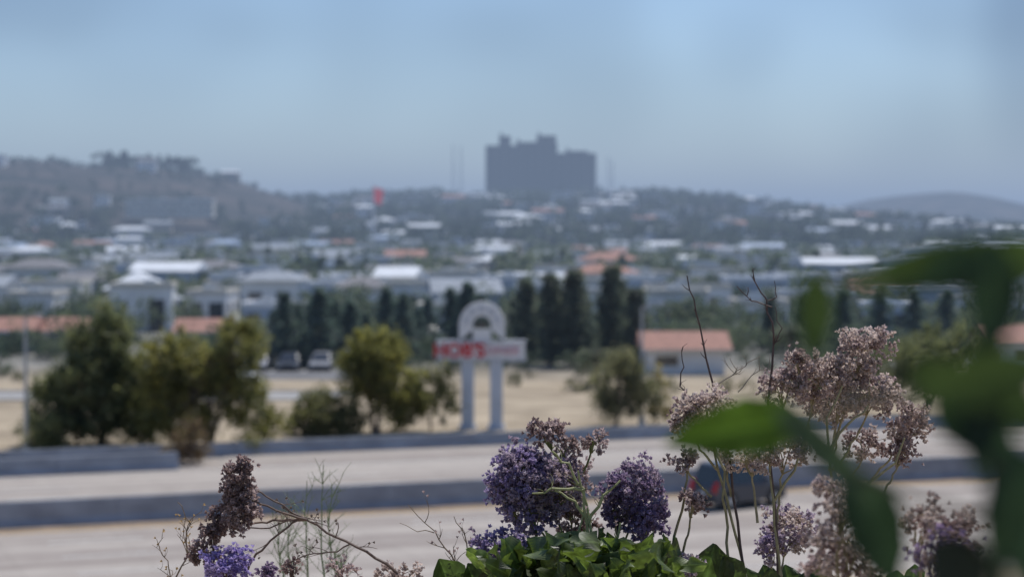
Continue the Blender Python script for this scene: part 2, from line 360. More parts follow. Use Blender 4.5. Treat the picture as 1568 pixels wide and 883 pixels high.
def mast(px,pyt,Y,name='radio_mast'):
    b=MB(); zt=(CAMZ+(350-pyt)/FPX*Y); x=(px-784)/FPX*Y; z0=float(terr(x,Y)); h=zt-z0
    for k in range(3):
        a=2.1*k; b.tube([(math.cos(a)*1.1,math.sin(a)*1.1,0),(math.cos(a)*.3,math.sin(a)*.3,h)],[.25,.16],n=4)
    for z in np.arange(2,h,3.):
        q=1.1-.8*z/h; b.tube([(q,0,z),(-q*.5,q*.86,z+1),(-q*.5,-q*.86,z+2)],.1,n=3)
    b.build(name,[M_steel],loc=(x,Y,z0))
mast(694,222,1700); mast(706,224,1750); mast(931,240,1750); mast(938,246,1700)
# flag pole
fp=P(572,410,600); b=MB(); top=CAMZ+(350-284)/FPX*600
b.tube([(0,0,-.5),(0,0,top*.5),(0,0,top)],[.42,.34,.2],mat=0,n=8)
vs=[];fs=[];nx,nz_=8,8
for i in range(nx+1):
    for j in range(nz_+1):
        u_=i/nx; w_=j/nz_
        vs.append((.1+u_*3.0*(1-.25*w_),math.sin(u_*7+w_*3)*.45*u_,top-.3-w_*4.6-u_*1.2))
for i in range(nx):
    for j in range(nz_): q=i*(nz_+1)+j; fs.append((q,q+1,q+nz_+2,q+nz_+1))
b.add(vs,fs,mat=1); b.tube([(0,0,top),(0,0,top+.3)],[.3,.1],n=8)
fm,nt_,bs_f=base('flag_cloth'); bs_f.inputs['Base Color'].default_value=(.7,.13,.17,1); bs_f.inputs['Roughness'].default_value=.8
tr=nt_.nodes.new('ShaderNodeBsdfTranslucent'); tr.inputs['Color'].default_value=(.7,.2,.24,1); mx=nt_.nodes.new('ShaderNodeMixShader'); mx.inputs[0].default_value=.4
nt_.links.new(bs_f.outputs[0],mx.inputs[1]); nt_.links.new(tr.outputs[0],mx.inputs[2]); nt_.links.new(mx.outputs[0],nt_.nodes['Material Output'].inputs[0])
b.build('flagpole',[M_white,fm],loc=(fp.x,600,0),smooth=True)
# ---------------------------------------------------------------- sign
SY=119.; sx=(738-784)/FPX*SY; q=SY/FPX
emp=bpy.data.objects.new('roadside_pylon_sign',None); scene.collection.objects.link(emp); emp.location=(sx,SY,0)
def zpy(py): return CAMZ+(350-py)*q
b=MB()
for px in (716,760):
    xx=(px-738)*q; b.box((xx-.38,-.3,-.3),(xx+.38,.3,zpy(549)-.003)); b.box((xx-.5,-.42,-.3),(xx+.5,.42,.25))
b.build('columns',[mk('sign_column_paint',(.56,.61,.69),.6,.1,1)],parent=emp)
b=MB(); b.box((-68*q,-.35,zpy(549)),(66*q,.35,zpy(524)),0)
b.box((-66.5*q,-.38,zpy(547)),(-2*q,-.35,zpy(526)),0)
b.box((-69.5*q,-.42,zpy(524)+.003),(67.5*q,.42,zpy(521)),1); b.box((-69.5*q,-.42,zpy(552)),(67.5*q,.42,zpy(549)-.006),1)
b.build('board',[M_white,mk('sign_trim',(.50,.52,.57),.5,.1,2)],parent=emp)
b=MB()
ro=35*q; ri=14*q; zc=zpy(497); n=28
pts_o=[(-ro,zpy(521))]+[(ro*math.cos(math.pi-k*math.pi/n),zc+ro*math.sin(math.pi-k*math.pi/n)) for k in range(n+1)]+[(ro,zpy(521))]
pts_i=[(-ri,zc-7*q)]+[(ri*math.cos(math.pi-k*math.pi/n),zc+ri*math.sin(math.pi-k*math.pi/n)) for k in range(n+1)]+[(ri,zc-7*q)]
m_=len(pts_o); vs=[]
for yy in (-.35,.35): vs+=[(x,yy,z) for x,z in pts_o]+[(x,yy,z) for x,z in pts_i]
fs=[]
for k in range(m_-1):
    fs.append((k,k+1,m_+k+1,m_+k)); fs.append((2*m_+k,3*m_+k,3*m_+k+1,2*m_+k+1)); fs.append((k,2*m_+k,2*m_+k+1,k+1)); fs.append((m_+k,m_+k+1,3*m_+k+1,3*m_+k))
b.add(vs,fs); b.box((-ri+.003,-.34,zpy(521)),(ri-.003,.34,zc-7*q))
for k in range(1,10,2):
    an=math.pi*k/10; xx=math.cos(an)*(ro+ri)/2; zz=zc+math.sin(an)*(ro+ri)/2; b.box((xx-.2,-.38,zz-.2),(xx+.2,-.352,zz+.2),1)  # slightly greyer raised squares around the arch
b.box((-9*q,-.2,zc-5*q),(9*q,.1,zc+4*q),2)  # dark block added in the arch opening so the hole reads dark
b.build('arch',[M_white,mk('sign_arch_square',(.60,.62,.66),.7,.1,1),mk('sign_hole_dark',(.10,.09,.08),.6,.1,1)],parent=emp)
def text(s_,x,size,mat,off,zz):
    cu=bpy.data.curves.new('lettering','FONT'); cu.body=s_; cu.size=size; cu.extrude=.03; cu.offset=off; cu.align_x='CENTER'; cu.align_y='CENTER'
    o=bpy.data.objects.new('lettering',cu); cu.materials.append(mat); scene.collection.objects.link(o); o.parent=emp
    o.location=(x,-.43,zz); o.rotation_euler=(math.pi/2,0,0)
text("HOB'S",-35*q,1.12,M_red,.035,zpy(536.5)); text("DINER",32*q,.7,M_pink,.0,zpy(536.5))
def lamp(px,Y,pyt,name='street_lamp'):
    x=(px-784)/FPX*Y; zt=CAMZ+(350-pyt)/FPX*Y; b=MB()
    b.tube([(0,0,-.2),(0,0,zt*.5),(0,0,zt)],[.13,.1,.07],n=8); b.tube([(0,0,0),(0,0,.5)],[.22,.2],n=8)
    b.tube([(0,0,zt-.1),(.5,-.6,zt+.25),(1.1,-1.3,zt+.3)],.045,n=6); b.box((.95,-1.7,zt+.22),(1.25,-1.15,zt+.36))
    b.build(name,[M_steel],loc=(x,Y,0))
lamp(38,106.5,488); lamp(983,121,470)
# ---------------------------------------------------------------- trees
def rquads(cen,size,col,asp=.5,droop=0):
    n=len(cen); a=R.normal(size=(n,3)); a/=np.linalg.norm(a,axis=1)[:,None]
    if droop: a[:,2]-=droop; a/=np.linalg.norm(a,axis=1)[:,None]
    t=R.normal(size=(n,3)); b_=np.cross(a,t); b_/=np.linalg.norm(b_,axis=1)[:,None]
    s_=size[:,None]
    V=np.stack([cen-a*s_,cen+b_*s_*asp,cen+a*s_,cen-b_*s_*asp],1).reshape(-1,3)
    Fq=np.arange(4*n).reshape(n,4); C=np.repeat(col,4,axis=0); return V,Fq,C
def tree(name,loc,lobes,nc,nl,leaf,cA,cB,trunk=.16,crad=.45,droop=.3,stems=1):
    b=MB(); tot=sum(l[3]*l[3]*l[4] for l in lobes); bases=[]
    for sidx in range(stems):
        bx=random.uniform(-.4,.4)*(stems>1); tp=lobes[sidx%len(lobes)]
        bases.append([Vector((bx,0,-.2)),Vector((bx+tp[0]*.35+.1,tp[1]*.3,tp[2]*.5)),Vector((tp[0]*.8,tp[1]*.8,tp[2])),Vector((tp[0],tp[1],tp[2]+tp[4]*.6))])
        b.tube(bases[-1],[trunk,trunk*.75,trunk*.5,trunk*.12],mat=1,n=7)
    for l in lobes:
        k=max(3,int(nc*(l[3]*l[3]*l[4])/tot))
        for _ in range(k):
            d=R.normal(size=3); d/=np.linalg.norm(d); r=R.uniform(.3,1.1)**.6
            c=np.array([l[0]+d[0]*l[3]*r,l[1]+d[1]*l[3]*r,l[2]+d[2]*l[4]*r])
            if c[2]<.3: c[2]=.3
            rr=crad*R.uniform(.4,1.3); n=int(nl*R.uniform(.6,1.3))
            pts=c+R.normal(size=(n,3))*rr*np.array([.5,.5,.6])
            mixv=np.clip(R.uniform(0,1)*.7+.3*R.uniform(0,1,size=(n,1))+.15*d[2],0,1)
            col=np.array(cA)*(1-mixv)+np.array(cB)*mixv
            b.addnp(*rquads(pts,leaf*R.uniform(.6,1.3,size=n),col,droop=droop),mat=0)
            if random.random()<.35:
                bs_=random.choice(bases); st=bs_[1].lerp(bs_[2],random.uniform(0,1)); e=Vector(c); md=st.lerp(e,.5)+Vector((0,0,-.15))
                b.tube([st,md,e],[trunk*.35,trunk*.2,.012],mat=1,n=4)
    return b.build(name,[M_leaf,M_bark],loc=loc)
def G(px,Y): return ((px-784)/FPX*Y,Y,0)
ol=(.075,.09,.055); ol2=(.22,.225,.115); yl=(.29,.26,.09)  # foliage colours lifted, veiling glare put into the greens
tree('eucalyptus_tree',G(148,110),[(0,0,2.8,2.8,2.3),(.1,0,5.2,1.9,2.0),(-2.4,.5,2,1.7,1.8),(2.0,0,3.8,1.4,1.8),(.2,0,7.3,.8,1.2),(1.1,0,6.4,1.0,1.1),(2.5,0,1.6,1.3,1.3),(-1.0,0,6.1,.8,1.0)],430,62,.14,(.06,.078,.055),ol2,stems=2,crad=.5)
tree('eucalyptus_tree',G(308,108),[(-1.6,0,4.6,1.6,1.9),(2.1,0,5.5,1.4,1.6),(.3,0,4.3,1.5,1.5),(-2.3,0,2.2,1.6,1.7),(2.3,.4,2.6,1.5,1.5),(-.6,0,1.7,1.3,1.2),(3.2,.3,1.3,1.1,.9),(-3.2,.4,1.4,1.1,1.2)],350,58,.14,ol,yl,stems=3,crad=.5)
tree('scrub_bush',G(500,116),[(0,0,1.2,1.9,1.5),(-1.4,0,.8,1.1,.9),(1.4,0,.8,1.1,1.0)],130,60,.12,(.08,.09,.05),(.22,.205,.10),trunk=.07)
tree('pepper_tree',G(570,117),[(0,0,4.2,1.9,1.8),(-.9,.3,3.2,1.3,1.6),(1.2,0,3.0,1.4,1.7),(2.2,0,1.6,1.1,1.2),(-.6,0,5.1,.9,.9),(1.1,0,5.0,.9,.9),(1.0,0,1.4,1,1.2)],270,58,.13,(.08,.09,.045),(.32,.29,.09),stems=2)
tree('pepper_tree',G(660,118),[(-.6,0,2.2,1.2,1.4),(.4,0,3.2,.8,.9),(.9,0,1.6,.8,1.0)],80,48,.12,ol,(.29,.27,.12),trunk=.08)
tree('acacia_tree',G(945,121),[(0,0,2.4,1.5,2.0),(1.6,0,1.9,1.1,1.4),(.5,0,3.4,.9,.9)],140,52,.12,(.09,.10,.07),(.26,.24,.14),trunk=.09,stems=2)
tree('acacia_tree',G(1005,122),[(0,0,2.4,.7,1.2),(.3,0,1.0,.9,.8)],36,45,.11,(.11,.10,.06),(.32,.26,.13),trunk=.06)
tree('acacia_tree',G(1420,128),[(0,0,3.3,2.4,2.4),(2.5,0,4,1.8,2.0),(-2.5,0,2.8,1.8,2.0)],230,50,.14,ol,ol2,stems=2)
tree('acacia_tree',G(1255,135),[(0,0,1.6,2.0,1.5),(1.5,0,2.2,1.5,1.2)],90,50,.14,ol,ol2)
tree('dry_shrub',G(288,101.5),[(0,0,.9,1.0,1.0),(.3,0,1.7,.6,.7),(-.9,0,.5,.7,.6)],80,44,.08,(.09,.055,.045),(.21,.16,.10),trunk=.05)
tree('scrub_bush',G(380,106),[(0,0,.5,.7,.5)],24,45,.09,ol,yl,trunk=.04)
tree('scrub_bush',G(60,107),[(0,0,1.0,1.3,1.0)],60,45,.1,ol,ol2,trunk=.05)
def conifer(name,h,r,cA,cB,n=1500,narrow=False):
    b=MB(); b.tube([(0,0,-.3),(0,0,h*.5),(0,0,h*.97)],[.2,.12,.02],mat=1,n=6)
    lay=int(h/.36)
    for k in range(lay):
        f=k/lay; z=.3+f*(h-.4); rr=r*((1-f)**(.45 if narrow else .8))*random.uniform(.7,1.2)+.08
        nb=8
        for j in range(nb):
            an=random.uniform(0,6.28); rq=rr*random.uniform(.8,1.15); e=Vector((math.cos(an)*rq,math.sin(an)*rq,z+(-.2 if not narrow else .45)*rr))
            if not narrow: b.tube([(0,0,z),e],[.03,.01],mat=1,n=3)
            m_=max(6,int(n/lay/nb)); t=R.uniform(.3,1,size=(m_,1)); pts=np.array([0,0,z])*(1-t)+np.array(e)*t+R.normal(size=(m_,3))*.17
            mv=R.uniform(0,1)*.6+.4*R.uniform(size=(m_,1)); b.addnp(*rquads(pts,R.uniform(.12,.26,size=m_),np.array(cA)*(1-mv)+np.array(cB)*mv,droop=-.5 if narrow else .2),mat=0)
    return b.build(name,[M_leaf,M_bark])
dk=(.05,.08,.08); dk2=(.125,.165,.155)  # lifted bluish pine colours, haze put into the foliage
pines=[conifer('pine_tree',8,2.0,dk,dk2,2600),conifer('pine_tree',8,2.4,dk,dk2,2600)]
cyps=[conifer('cypress_tree',8,1.15,(.065,.085,.075),(.155,.17,.135),3000,True),conifer('cypress_tree',8,1.4,(.065,.085,.075),(.155,.17,.135),3000,True)]
first=set()
def put(ob,px,Y,pytop,wide=1):
    h=CAMZ+(350-pytop)/FPX*Y; s_=h/8; loc=G(px,Y)
    if ob.name not in first: first.add(ob.name); ob.location=loc; ob.scale=(s_*wide,s_*wide,s_); ob.rotation_euler[2]=random.uniform(0,6)
    else: inst(ob,loc,random.uniform(0,6),(s_*wide*random.uniform(.85,1.15),s_*wide*random.uniform(.85,1.15),s_))
for k,(px,Y,t) in enumerate([(436,172,446),(455,176,462),(488,173,438),(510,178,456),(535,176,458),(560,180,478),(590,184,436),(618,182,446),(640,190,470),(690,186,438),(715,184,430),(736,188,448),(655,198,455),(418,190,474),(1290,184,440),(1350,190,430),(1235,186,450),(472,188,462),(602,196,458),(1400,195,440),(1450,200,440),(700,196,460)]): put(pines[k%2],px,Y,t,1.3)
for k,(px,Y,t) in enumerate([(806,178,426),(820,184,446),(843,174,418),(858,184,440),(878,173,412),(892,182,450),(936,175,406),(950,182,428),(974,173,440),(1180,190,450),(788,190,458),(832,186,470),(870,188,462),(962,188,465)]): put(cyps[k%2],px,Y,t,wide=1.3)
def palm(name,loc,h,cr):
    b=MB(); b.tube([(0,0,-.2),(.1,0,h*.5),(0,0,h)],[.22,.18,.16],mat=1,n=8)
    for k in range(40):
        an=k*2.399; el=random.uniform(-.5,1.2); pts=[]
        d=Vector((math.cos(an),math.sin(an),0))
        for j in range(7):
            t=j/6; pts.append(Vector((0,0,h))+d*(cr*t*math.cos(el*.6))+Vector((0,0,cr*(math.sin(el)*t-.75*t*t))))
        b.tube(pts,[.025]*7,mat=1,n=3)
        sd=d.cross(Vector((0,0,1)))
        for j in range(1,24):
            t=j/24; i0=min(5,int(t*6)); pp=pts[i0].lerp(pts[i0+1],t*6-i0); ll=.42*math.sin(math.pi*min(1,t*.85+.12))
            for s_ in (-1,1):
                e=pp+sd*s_*ll+d*ll*.5+Vector((0,0,-.12)); w=d*.05
                c=random.uniform(.6,1.3); b.add([pp-w,pp+w,e],[(0,1,2)],(.10*c,.13*c,.07*c),0)
    return b.build(name,[M_leaf,M_bark],loc=loc)
palm('palm_tree',G(912,150),2.4,2.1); palm('palm_tree',G(1210,165),3.4,2.0)
# distant trees (one mass)
def tmpl(kind,n):
    d=R.normal(size=(n,3)); d/=np.linalg.norm(d,axis=1)[:,None]; r=R.uniform(.3,1,size=(n,1))**.5
    if kind==0: p=d*r*np.array([.42,.42,.4])+np.array([0,0,.55])
    elif kind==1:
        z=R.uniform(0,1,size=n); rr=(1-z)**.8*.3; an=R.uniform(0,6.28,size=n); p=np.stack([np.cos(an)*rr,np.sin(an)*rr,z*.95+.05],1)
    elif kind==2: p=d*r*np.array([.6,.6,.22])+np.array([0,0,.75])
    else:
        c=R.normal(size=(7,3))*np.array([.28,.28,.16])+np.array([0,0,.45]); p=c[R.integers(0,7,size=n)]+d*r*np.array([.24,.24,.22])
    return p
VS=[];FS=[];CS=[];off=0
TM=[[tmpl(k,64) for _ in range(5)] for k in (0,1,2)]; TMF=[tmpl(3,420) for _ in range(8)]
def addt(x,y,h,kind,cA,cB,fine=False):
    global off
    p=random.choice(TMF) if fine else TM[kind][random.randrange(5)]; n=len(p); z=float(terr(x,y)); a=random.uniform(0,6.28); c_,s_=math.cos(a),math.sin(a); w=random.uniform(.8,1.3)
    q=p.copy()*h; q[:,0],q[:,1]=(p[:,0]*c_-p[:,1]*s_)*h*w,(p[:,0]*s_+p[:,1]*c_)*h*w
    q+=np.array([x,y,z-.05*h]); g=random.uniform(0,1)
    mv=np.clip(g*.7+.4*(p[:,2:3]-.3)+R.uniform(-.15,.15,size=(n,1)),0,1)  # upper crown colour painted lighter, as if lit from above
    sz=h*R.uniform(.07,.15,size=n) if not fine else h*R.uniform(.03,.06,size=n)
    v,f,c=rquads(q,sz,np.array(cA)*(1-mv)+np.array(cB)*mv,asp=.75)
    VS.append(v);FS.append(f+off);CS.append(c);off+=len(v)
    tr=h*.02
    tv=np.array([[x-tr,y,z-.5],[x+tr,y,z-.5],[x+tr*.6,y,z+h*.6],[x-tr*.6,y,z+h*.6]]); VS.append(tv);FS.append(np.arange(4).reshape(1,4)+off);CS.append(np.full((4,3),.06));off+=4
def inb(x,y): return any(abs(x-o[0])<o[2]-1.5 and abs(y-o[1]-o[3]+3)<o[3] for o in occ)
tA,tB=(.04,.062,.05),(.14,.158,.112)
for k in range(190):    # tree and shrub belt just behind the dirt field
    px=random.uniform(-60,1640); y=random.uniform(162,212)
    if 975<px<1125 and y<176: continue
    if 400<px<520 and y<174: continue
    x=(px-784)/FPX*y
    h=random.uniform(2.0,4.0) if y>178 else random.uniform(1.0,2.2)
    if 0<px<400: h*=.85
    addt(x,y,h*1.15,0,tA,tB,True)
for k in range(40):     # low field scrub
    px=random.choice([random.uniform(-40,420),random.uniform(780,930),random.uniform(1020,1600)]); y=random.uniform(138,162)
    addt((px-784)/FPX*y,y,random.uniform(.7,1.5),0,(.08,.085,.055),(.20,.18,.11),True)
for k in range(560):
    y=random.uniform(215,420); x=random.uniform(-.29,.29)*y
    if inb(x,y): continue
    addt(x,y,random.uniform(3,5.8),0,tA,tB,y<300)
for k in range(1350):
    y=400*(1000/400)**random.random(); x=random.uniform(-.3,.3)*y
    if inb(x,y): continue
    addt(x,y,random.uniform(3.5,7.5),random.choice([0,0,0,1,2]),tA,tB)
for k in range(3000):
    y=random.uniform(850,1900); x=random.uniform(-.3,.3)*y
    lh=x<-.1*y and y>1150 and y<1700
    if lh and random.random()<.5: continue
    ap=784+x/y*FPX
    if 175<ap<345 and 850<y<1085: continue
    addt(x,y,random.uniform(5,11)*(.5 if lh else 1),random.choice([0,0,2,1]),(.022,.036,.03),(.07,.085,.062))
for k in range(360):
    x=random.uniform(-260,500); addt(x,1800+random.uniform(-50,20),random.choice([random.uniform(5,9),random.uniform(8,15)]),random.choice([0,0,2,1]),(.018,.03,.024),(.045,.06,.045))
for k in range(34):
    x=random.uniform(-300,-232); addt(x,1450+random.uniform(-20,20),random.uniform(7,13),random.choice([1,1,2,0]),(.014,.022,.018),(.035,.048,.035))
for k in range(330):
    x=random.uniform(-560,-200); addt(x,1450+random.uniform(-120,10),random.uniform(1.5,4),0,(.02,.03,.022),(.05,.06,.045))
obj_np('distant_trees',np.concatenate(VS),np.concatenate(FS),np.concatenate(CS),[M_leaf])
# ---------------------------------------------------------------- flowers
PAL={'purple':((.24,.18,.34),(.50,.41,.61)),'mauve':((.27,.20,.27),(.57,.47,.55)),'brown':((.17,.11,.105),(.44,.33,.31)),'tan':((.38,.29,.25),(.78,.66,.60)),'pinkb':((.31,.23,.22),(.66,.53,.51)),'deep':((.17,.11,.20),(.41,.31,.45)),'violet':((.25,.18,.46),(.50,.42,.74))}
ang=np.arange(5)*2*math.pi/5
FT=np.zeros((11,3)); FT[1:6]=np.stack([np.cos(ang)*.55,np.sin(ang)*.55,np.full(5,.85)],1); FT[6:11]=np.stack([np.cos(ang+.628)*.7,np.sin(ang+.628)*.7,np.full(5,1.05)],1)
FF=np.array([[0,1+k,6+k,1+(k+1)%5] for k in range(5)])
def florets(b,pos,dirs,size,col):
    n=len(pos); w=dirs/np.linalg.norm(dirs,axis=1)[:,None]; t=R.normal(size=(n,3)); u=np.cross(w,t); u/=np.linalg.norm(u,axis=1)[:,None]; v=np.cross(w,u)
    T=FT[None]*(1+R.normal(size=(n,11,1))*.12)
    P_=pos[:,None]+size[:,None,None]*(T[...,0:1]*u[:,None]+T[...,1:2]*v[:,None]+T[...,2:3]*w[:,None])
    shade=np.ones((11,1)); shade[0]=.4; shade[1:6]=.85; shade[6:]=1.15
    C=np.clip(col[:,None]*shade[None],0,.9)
    Fq=(FF[None]+np.arange(n)[:,None,None]*11).reshape(-1,4)
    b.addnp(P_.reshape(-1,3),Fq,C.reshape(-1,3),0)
    k=R.uniform(size=n)<.22; m_=k.sum()
    if m_:
        c=pos[k]+w[k]*size[k][:,None]*1.0; a=u[k]*size[k][:,None]*.28; d=v[k]*size[k][:,None]*.28
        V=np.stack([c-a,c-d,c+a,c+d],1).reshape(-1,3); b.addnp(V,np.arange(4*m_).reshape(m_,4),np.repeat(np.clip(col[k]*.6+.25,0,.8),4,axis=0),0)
def curve(a,b_,sag=.1,n=6,jit=.0):
    a=Vector(a);b_=Vector(b_); d=(b_-a); side=Vector((random.uniform(-1,1),random.uniform(-1,1),random.uniform(-.3,.6)))*d.length*sag
    return [a.lerp(b_,t)+side*math.sin(math.pi*t)+Vector((random.gauss(0,1),random.gauss(0,1),random.gauss(0,1)))*jit*(0<t<1) for t in [i/n for i in range(n+1)]]
def cluster(b,px,py,rx,ry,d=2.4,pal='mauve',root=None,dens=1.0,stemc=(.22,.23,.09),pal2=None,tilt=0,fs=1.):
    c=P(px,py,d); k=d/FPX; rx*=k; ry*=k
    if root is None: root=(px+random.uniform(-10,10),py+ry/k*1.4+30)
    rt=P(root[0],root[1],d+random.uniform(-.02,.02)) if len(root)==2 else P(*root)
    fork=c+Vector((0,0,-ry*.75)); fork=fork.lerp(rt,.15)
    b.tube(curve(rt,fork,.06,8,.0008),[.0017,.0016,.0015,.0015,.0014,.0013,.0013,.0012,.0011],stemc,1,6)
    sub=.0085*fs; ns=int(dens*rx*ry*9/(sub*sub)/1.45); ns=max(ns,6)
    knots=[fork.lerp(c,t)+Vector((random.uniform(-1,1)*rx*.3,random.uniform(-1,1)*rx*.3,random.uniform(-.2,.2)*ry)) for t in (.2,.4,.6,.8,1.,1.2,.5,.9)]
    for q_ in knots: b.tube(curve(fork,q_,.1,4),[.001,.0009,.0008,.0007,.0006],stemc,1,4)
    A=[np.array(x) for x in PAL[pal]]; B=[np.array(x) for x in PAL[pal2 or pal]]
    hd=[(R.normal(size=3)*np.array([.55,.55,.5]),R.uniform(.4,.62)) for _ in range(7)]
    for i in range(ns):
        dv=R.normal(size=3); dv[2]+=.25; dv/=np.linalg.norm(dv); r=R.uniform(.3,1)**.4
        if i%2: o=np.array([dv[0]*rx,dv[1]*rx*.9,dv[2]*ry])*r*.92
        else:
            h_,q_=hd[i//2%7]; h_=h_/max(1,np.linalg.norm(h_)/.75); o=np.array([(h_[0]+dv[0]*q_*r)*rx,(h_[1]+dv[1]*q_*r)*rx,(h_[2]+dv[2]*q_*r)*ry])
        if tilt: o[0]+=o[2]*tilt
        p=Vector(np.array(c)+o)
        if i%3==0: 
            kn=min(knots,key=lambda q_:(q_-p).length); b.tube(curve(kn,p,.12,3),[.0006,.0005,.0004,.0003],stemc,1,3)
        n=int(R.integers(7,13)); pos=np.array(p)+R.normal(size=(n,3))*sub*.42
        dirs=dv*.9+R.normal(size=(n,3))*.55+np.array([0,0,.25])
        pr=A if R.uniform()<.6 else B; g=R.uniform()*.5+.5*R.uniform(size=(n,1)); col=pr[0]*(1-g)+pr[1]*g
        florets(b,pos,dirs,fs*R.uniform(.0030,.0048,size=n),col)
def twig(b,pts,r0,r1,col,d=2.4,jit=.0012,sub=3):
    W=[P(*(p if len(p)==3 else (p[0],p[1],d))) for p in pts]; out=[]
    for i in range(len(W)-1):
        for s_ in range(sub):
            t=s_/sub; out.append(W[i].lerp(W[i+1],t)+(Vector((random.gauss(0,jit),random.gauss(0,jit),random.gauss(0,jit))) if (i or s_) else Vector()))
    out.append(W[-1]); n=len(out); b.tube(out,[r0+(r1-r0)*i/(n-1) for i in range(n)],col,1,6); return out
def sidetwigs(b,line,n,ln,r,col,tipcol=None,rec=1):
    for _ in range(n):
        i=random.randrange(1,len(line)-1); p=line[i]; dr=(line[i+1]-line[i-1]).normalized(); s_=Vector((random.uniform(-1,1),random.uniform(-.6,.6),random.uniform(-.2,1))).normalized()
        e=p+(dr*.6+s_*.8).normalized()*ln*random.uniform(.4,1.2); c=curve(p,e,.18,4); b.tube(c,[r,r*.8,r*.7,r*.5,r*.35],col,1,4)
        if rec>0: sidetwigs(b,c,2,ln*.5,r*.6,col,tipcol,rec-1)
        elif tipcol is not None:
            florets(b,np.array([e]),np.array([list(dr)]),np.array([.003]),np.array([tipcol]))
def leaf(b,base_,tip,w,nrm=None,col=(.1,.19,.04),ruf=.0,fold=.25,shape='ovate',nl=12,nw=6,curl=0.0,mat=2):
    base_=Vector(base_);tip=Vector(tip);ax=tip-base_;Ln=ax.length;a=ax.normalized()
    nrm=Vector(nrm or (0,-1,.3)); nrm=(nrm-a*nrm.dot(a)).normalized(); sd=a.cross(nrm)
    vs=[];cs=[];fs=[];ph=random.uniform(0,6)
    for i in range(nl+1):
        t=i/nl
        if shape=='ovate': wd=w*.5*math.sin(math.pi*min(1,t**.8))**.8 if 0<t<1 else .0005
        elif shape=='obovate': wd=w*.5*(math.sin(math.pi*t**1.7)**.65 if 0<t<1 else .02)+w*.03
        for j in range(-nw,nw+1):
            f=j/nw; z=abs(f)*fold*wd*2
            rf=ruf*Ln*(f*f)*math.sin(t*23+ph+(2 if f>0 else 0))+ruf*Ln*.6*abs(f)*math.sin(t*47+ph)
            p=base_+a*(t*Ln)+sd*(f*wd*(1+ruf*3*math.sin(t*31+ph)))+nrm*(z+rf+curl*Ln*math.sin(math.pi*t)-curl*Ln*t*t*.8)
            vs.append(p); vein=1.7 if j==0 else (1.2 if (i*2+abs(j))%4==0 else .88); q_=vein*random.uniform(.88,1.12); cs.append((col[0]*q_,col[1]*q_,col[2]*q_))
    k=2*nw+1
    for i in range(nl):
        for j in range(2*nw): fs.append((i*k+j,i*k+j+1,(i+1)*k+j+1,(i+1)*k+j))
    b.add(vs,fs,cs,mat)
MATS=[M_floret,M_stem,M_bleaf]
gs=(.24,.25,.09); bs_=(.16,.10,.075)
# -- main plant
b=MB()
cluster(b,800,730,56,46,2.40,'mauve',(892,905),1.1,gs,'purple')
cluster(b,845,738,50,50,2.41,'mauve',(892,905),1.0,gs,'pinkb')
cluster(b,780,760,32,34,2.40,'purple',(880,905),1.0,gs,'mauve')
cluster(b,812,788,44,28,2.40,'purple',(880,905),1.0,gs,'mauve')
cluster(b,872,750,36,46,2.44,'pinkb',(895,905),.8,gs,'brown')
cluster(b,838,664,27,20,2.42,'brown',(880,740),1.,gs,'pinkb'); cluster(b,862,684,22,14,2.42,'brown',(880,740),.8,gs,'pinkb')
cluster(b,907,677,21,13,2.42,'pinkb',(890,735),.8,gs,'brown')
cluster(b,972,750,48,42,2.38,'deep',(945,905),1.1,gs,'mauve')
cluster(b,990,795,36,30,2.37,'deep',(950,905),1,gs,'purple'); cluster(b,945,780,22,30,2.37,'deep',(945,905),.9,gs,'brown')
cluster(b,765,838,42,30,2.33,'purple',(800,920),1.,gs,'mauve')
cluster(b,880,800,24,26,2.44,'brown',(900,900),.7,gs,'pinkb')
cluster(b,1030,868,42,20,2.30,'pinkb',(1010,930),1.,gs,'mauve')
for pts in ([(905,930),(900,830),(893,750),(870,712),(845,690)],[(915,930),(905,800),(885,720)],[(930,930),(935,860),(950,800)],[(900,800),(925,760),(950,735)],[(893,750),(860,748),(815,755)],[(896,790),(880,765),(850,750)],[(860,930),(870,860),(893,790)]):
    l=twig(b,pts,.0022,.0011,(.34,.34,.15),2.325); sidetwigs(b,l,5,.02,.0006,(.28,.26,.12),(.4,.3,.3),0)
for k in range(170):
    bx=random.uniform(765,1025); tx=bx+random.uniform(-60,60); ty=random.uniform(812,890)+abs(tx-890)*.14
    dd=random.uniform(2.16,2.42); B0=P(900+(bx-900)*.85,ty+random.uniform(45,90),dd+.05); Tp=P(tx,ty,dd+random.uniform(-.06,.04))
    g=random.uniform(.35,1.35); leaf(b,B0,Tp,random.uniform(.018,.042),(random.uniform(-1.2,1.2),-1,random.uniform(-.3,1.5)),(.10*g,.135*g,.048*g),ruf=.045,fold=random.uniform(-.2,.5),shape='obovate',curl=random.uniform(-.15,.25),nl=18)
for (x0,y0,x1,y1,w,g) in ((1065,940,1095,832,.055,.5),(1120,930,1110,850,.04,.5),(700,930,672,855,.045,.6),(745,940,715,862,.035,.7),(1160,950,1180,870,.04,.45)):
    leaf(b,P(x0,y0,2.4),P(x1,y1,2.36),w,(.2,-1,.4),(.085*g,.13*g,.055*g),ruf=.03,shape='obovate')
for k in range(8):
    a=P(random.uniform(860,960),935,2.4); g0=Vector((a.x*.8,2.45,10.7)); b.tube(curve(a,g0,.05,5),[.003]*6,(.14,.12,.06),1,6)
b.build('sea_lavender_plant',MATS)
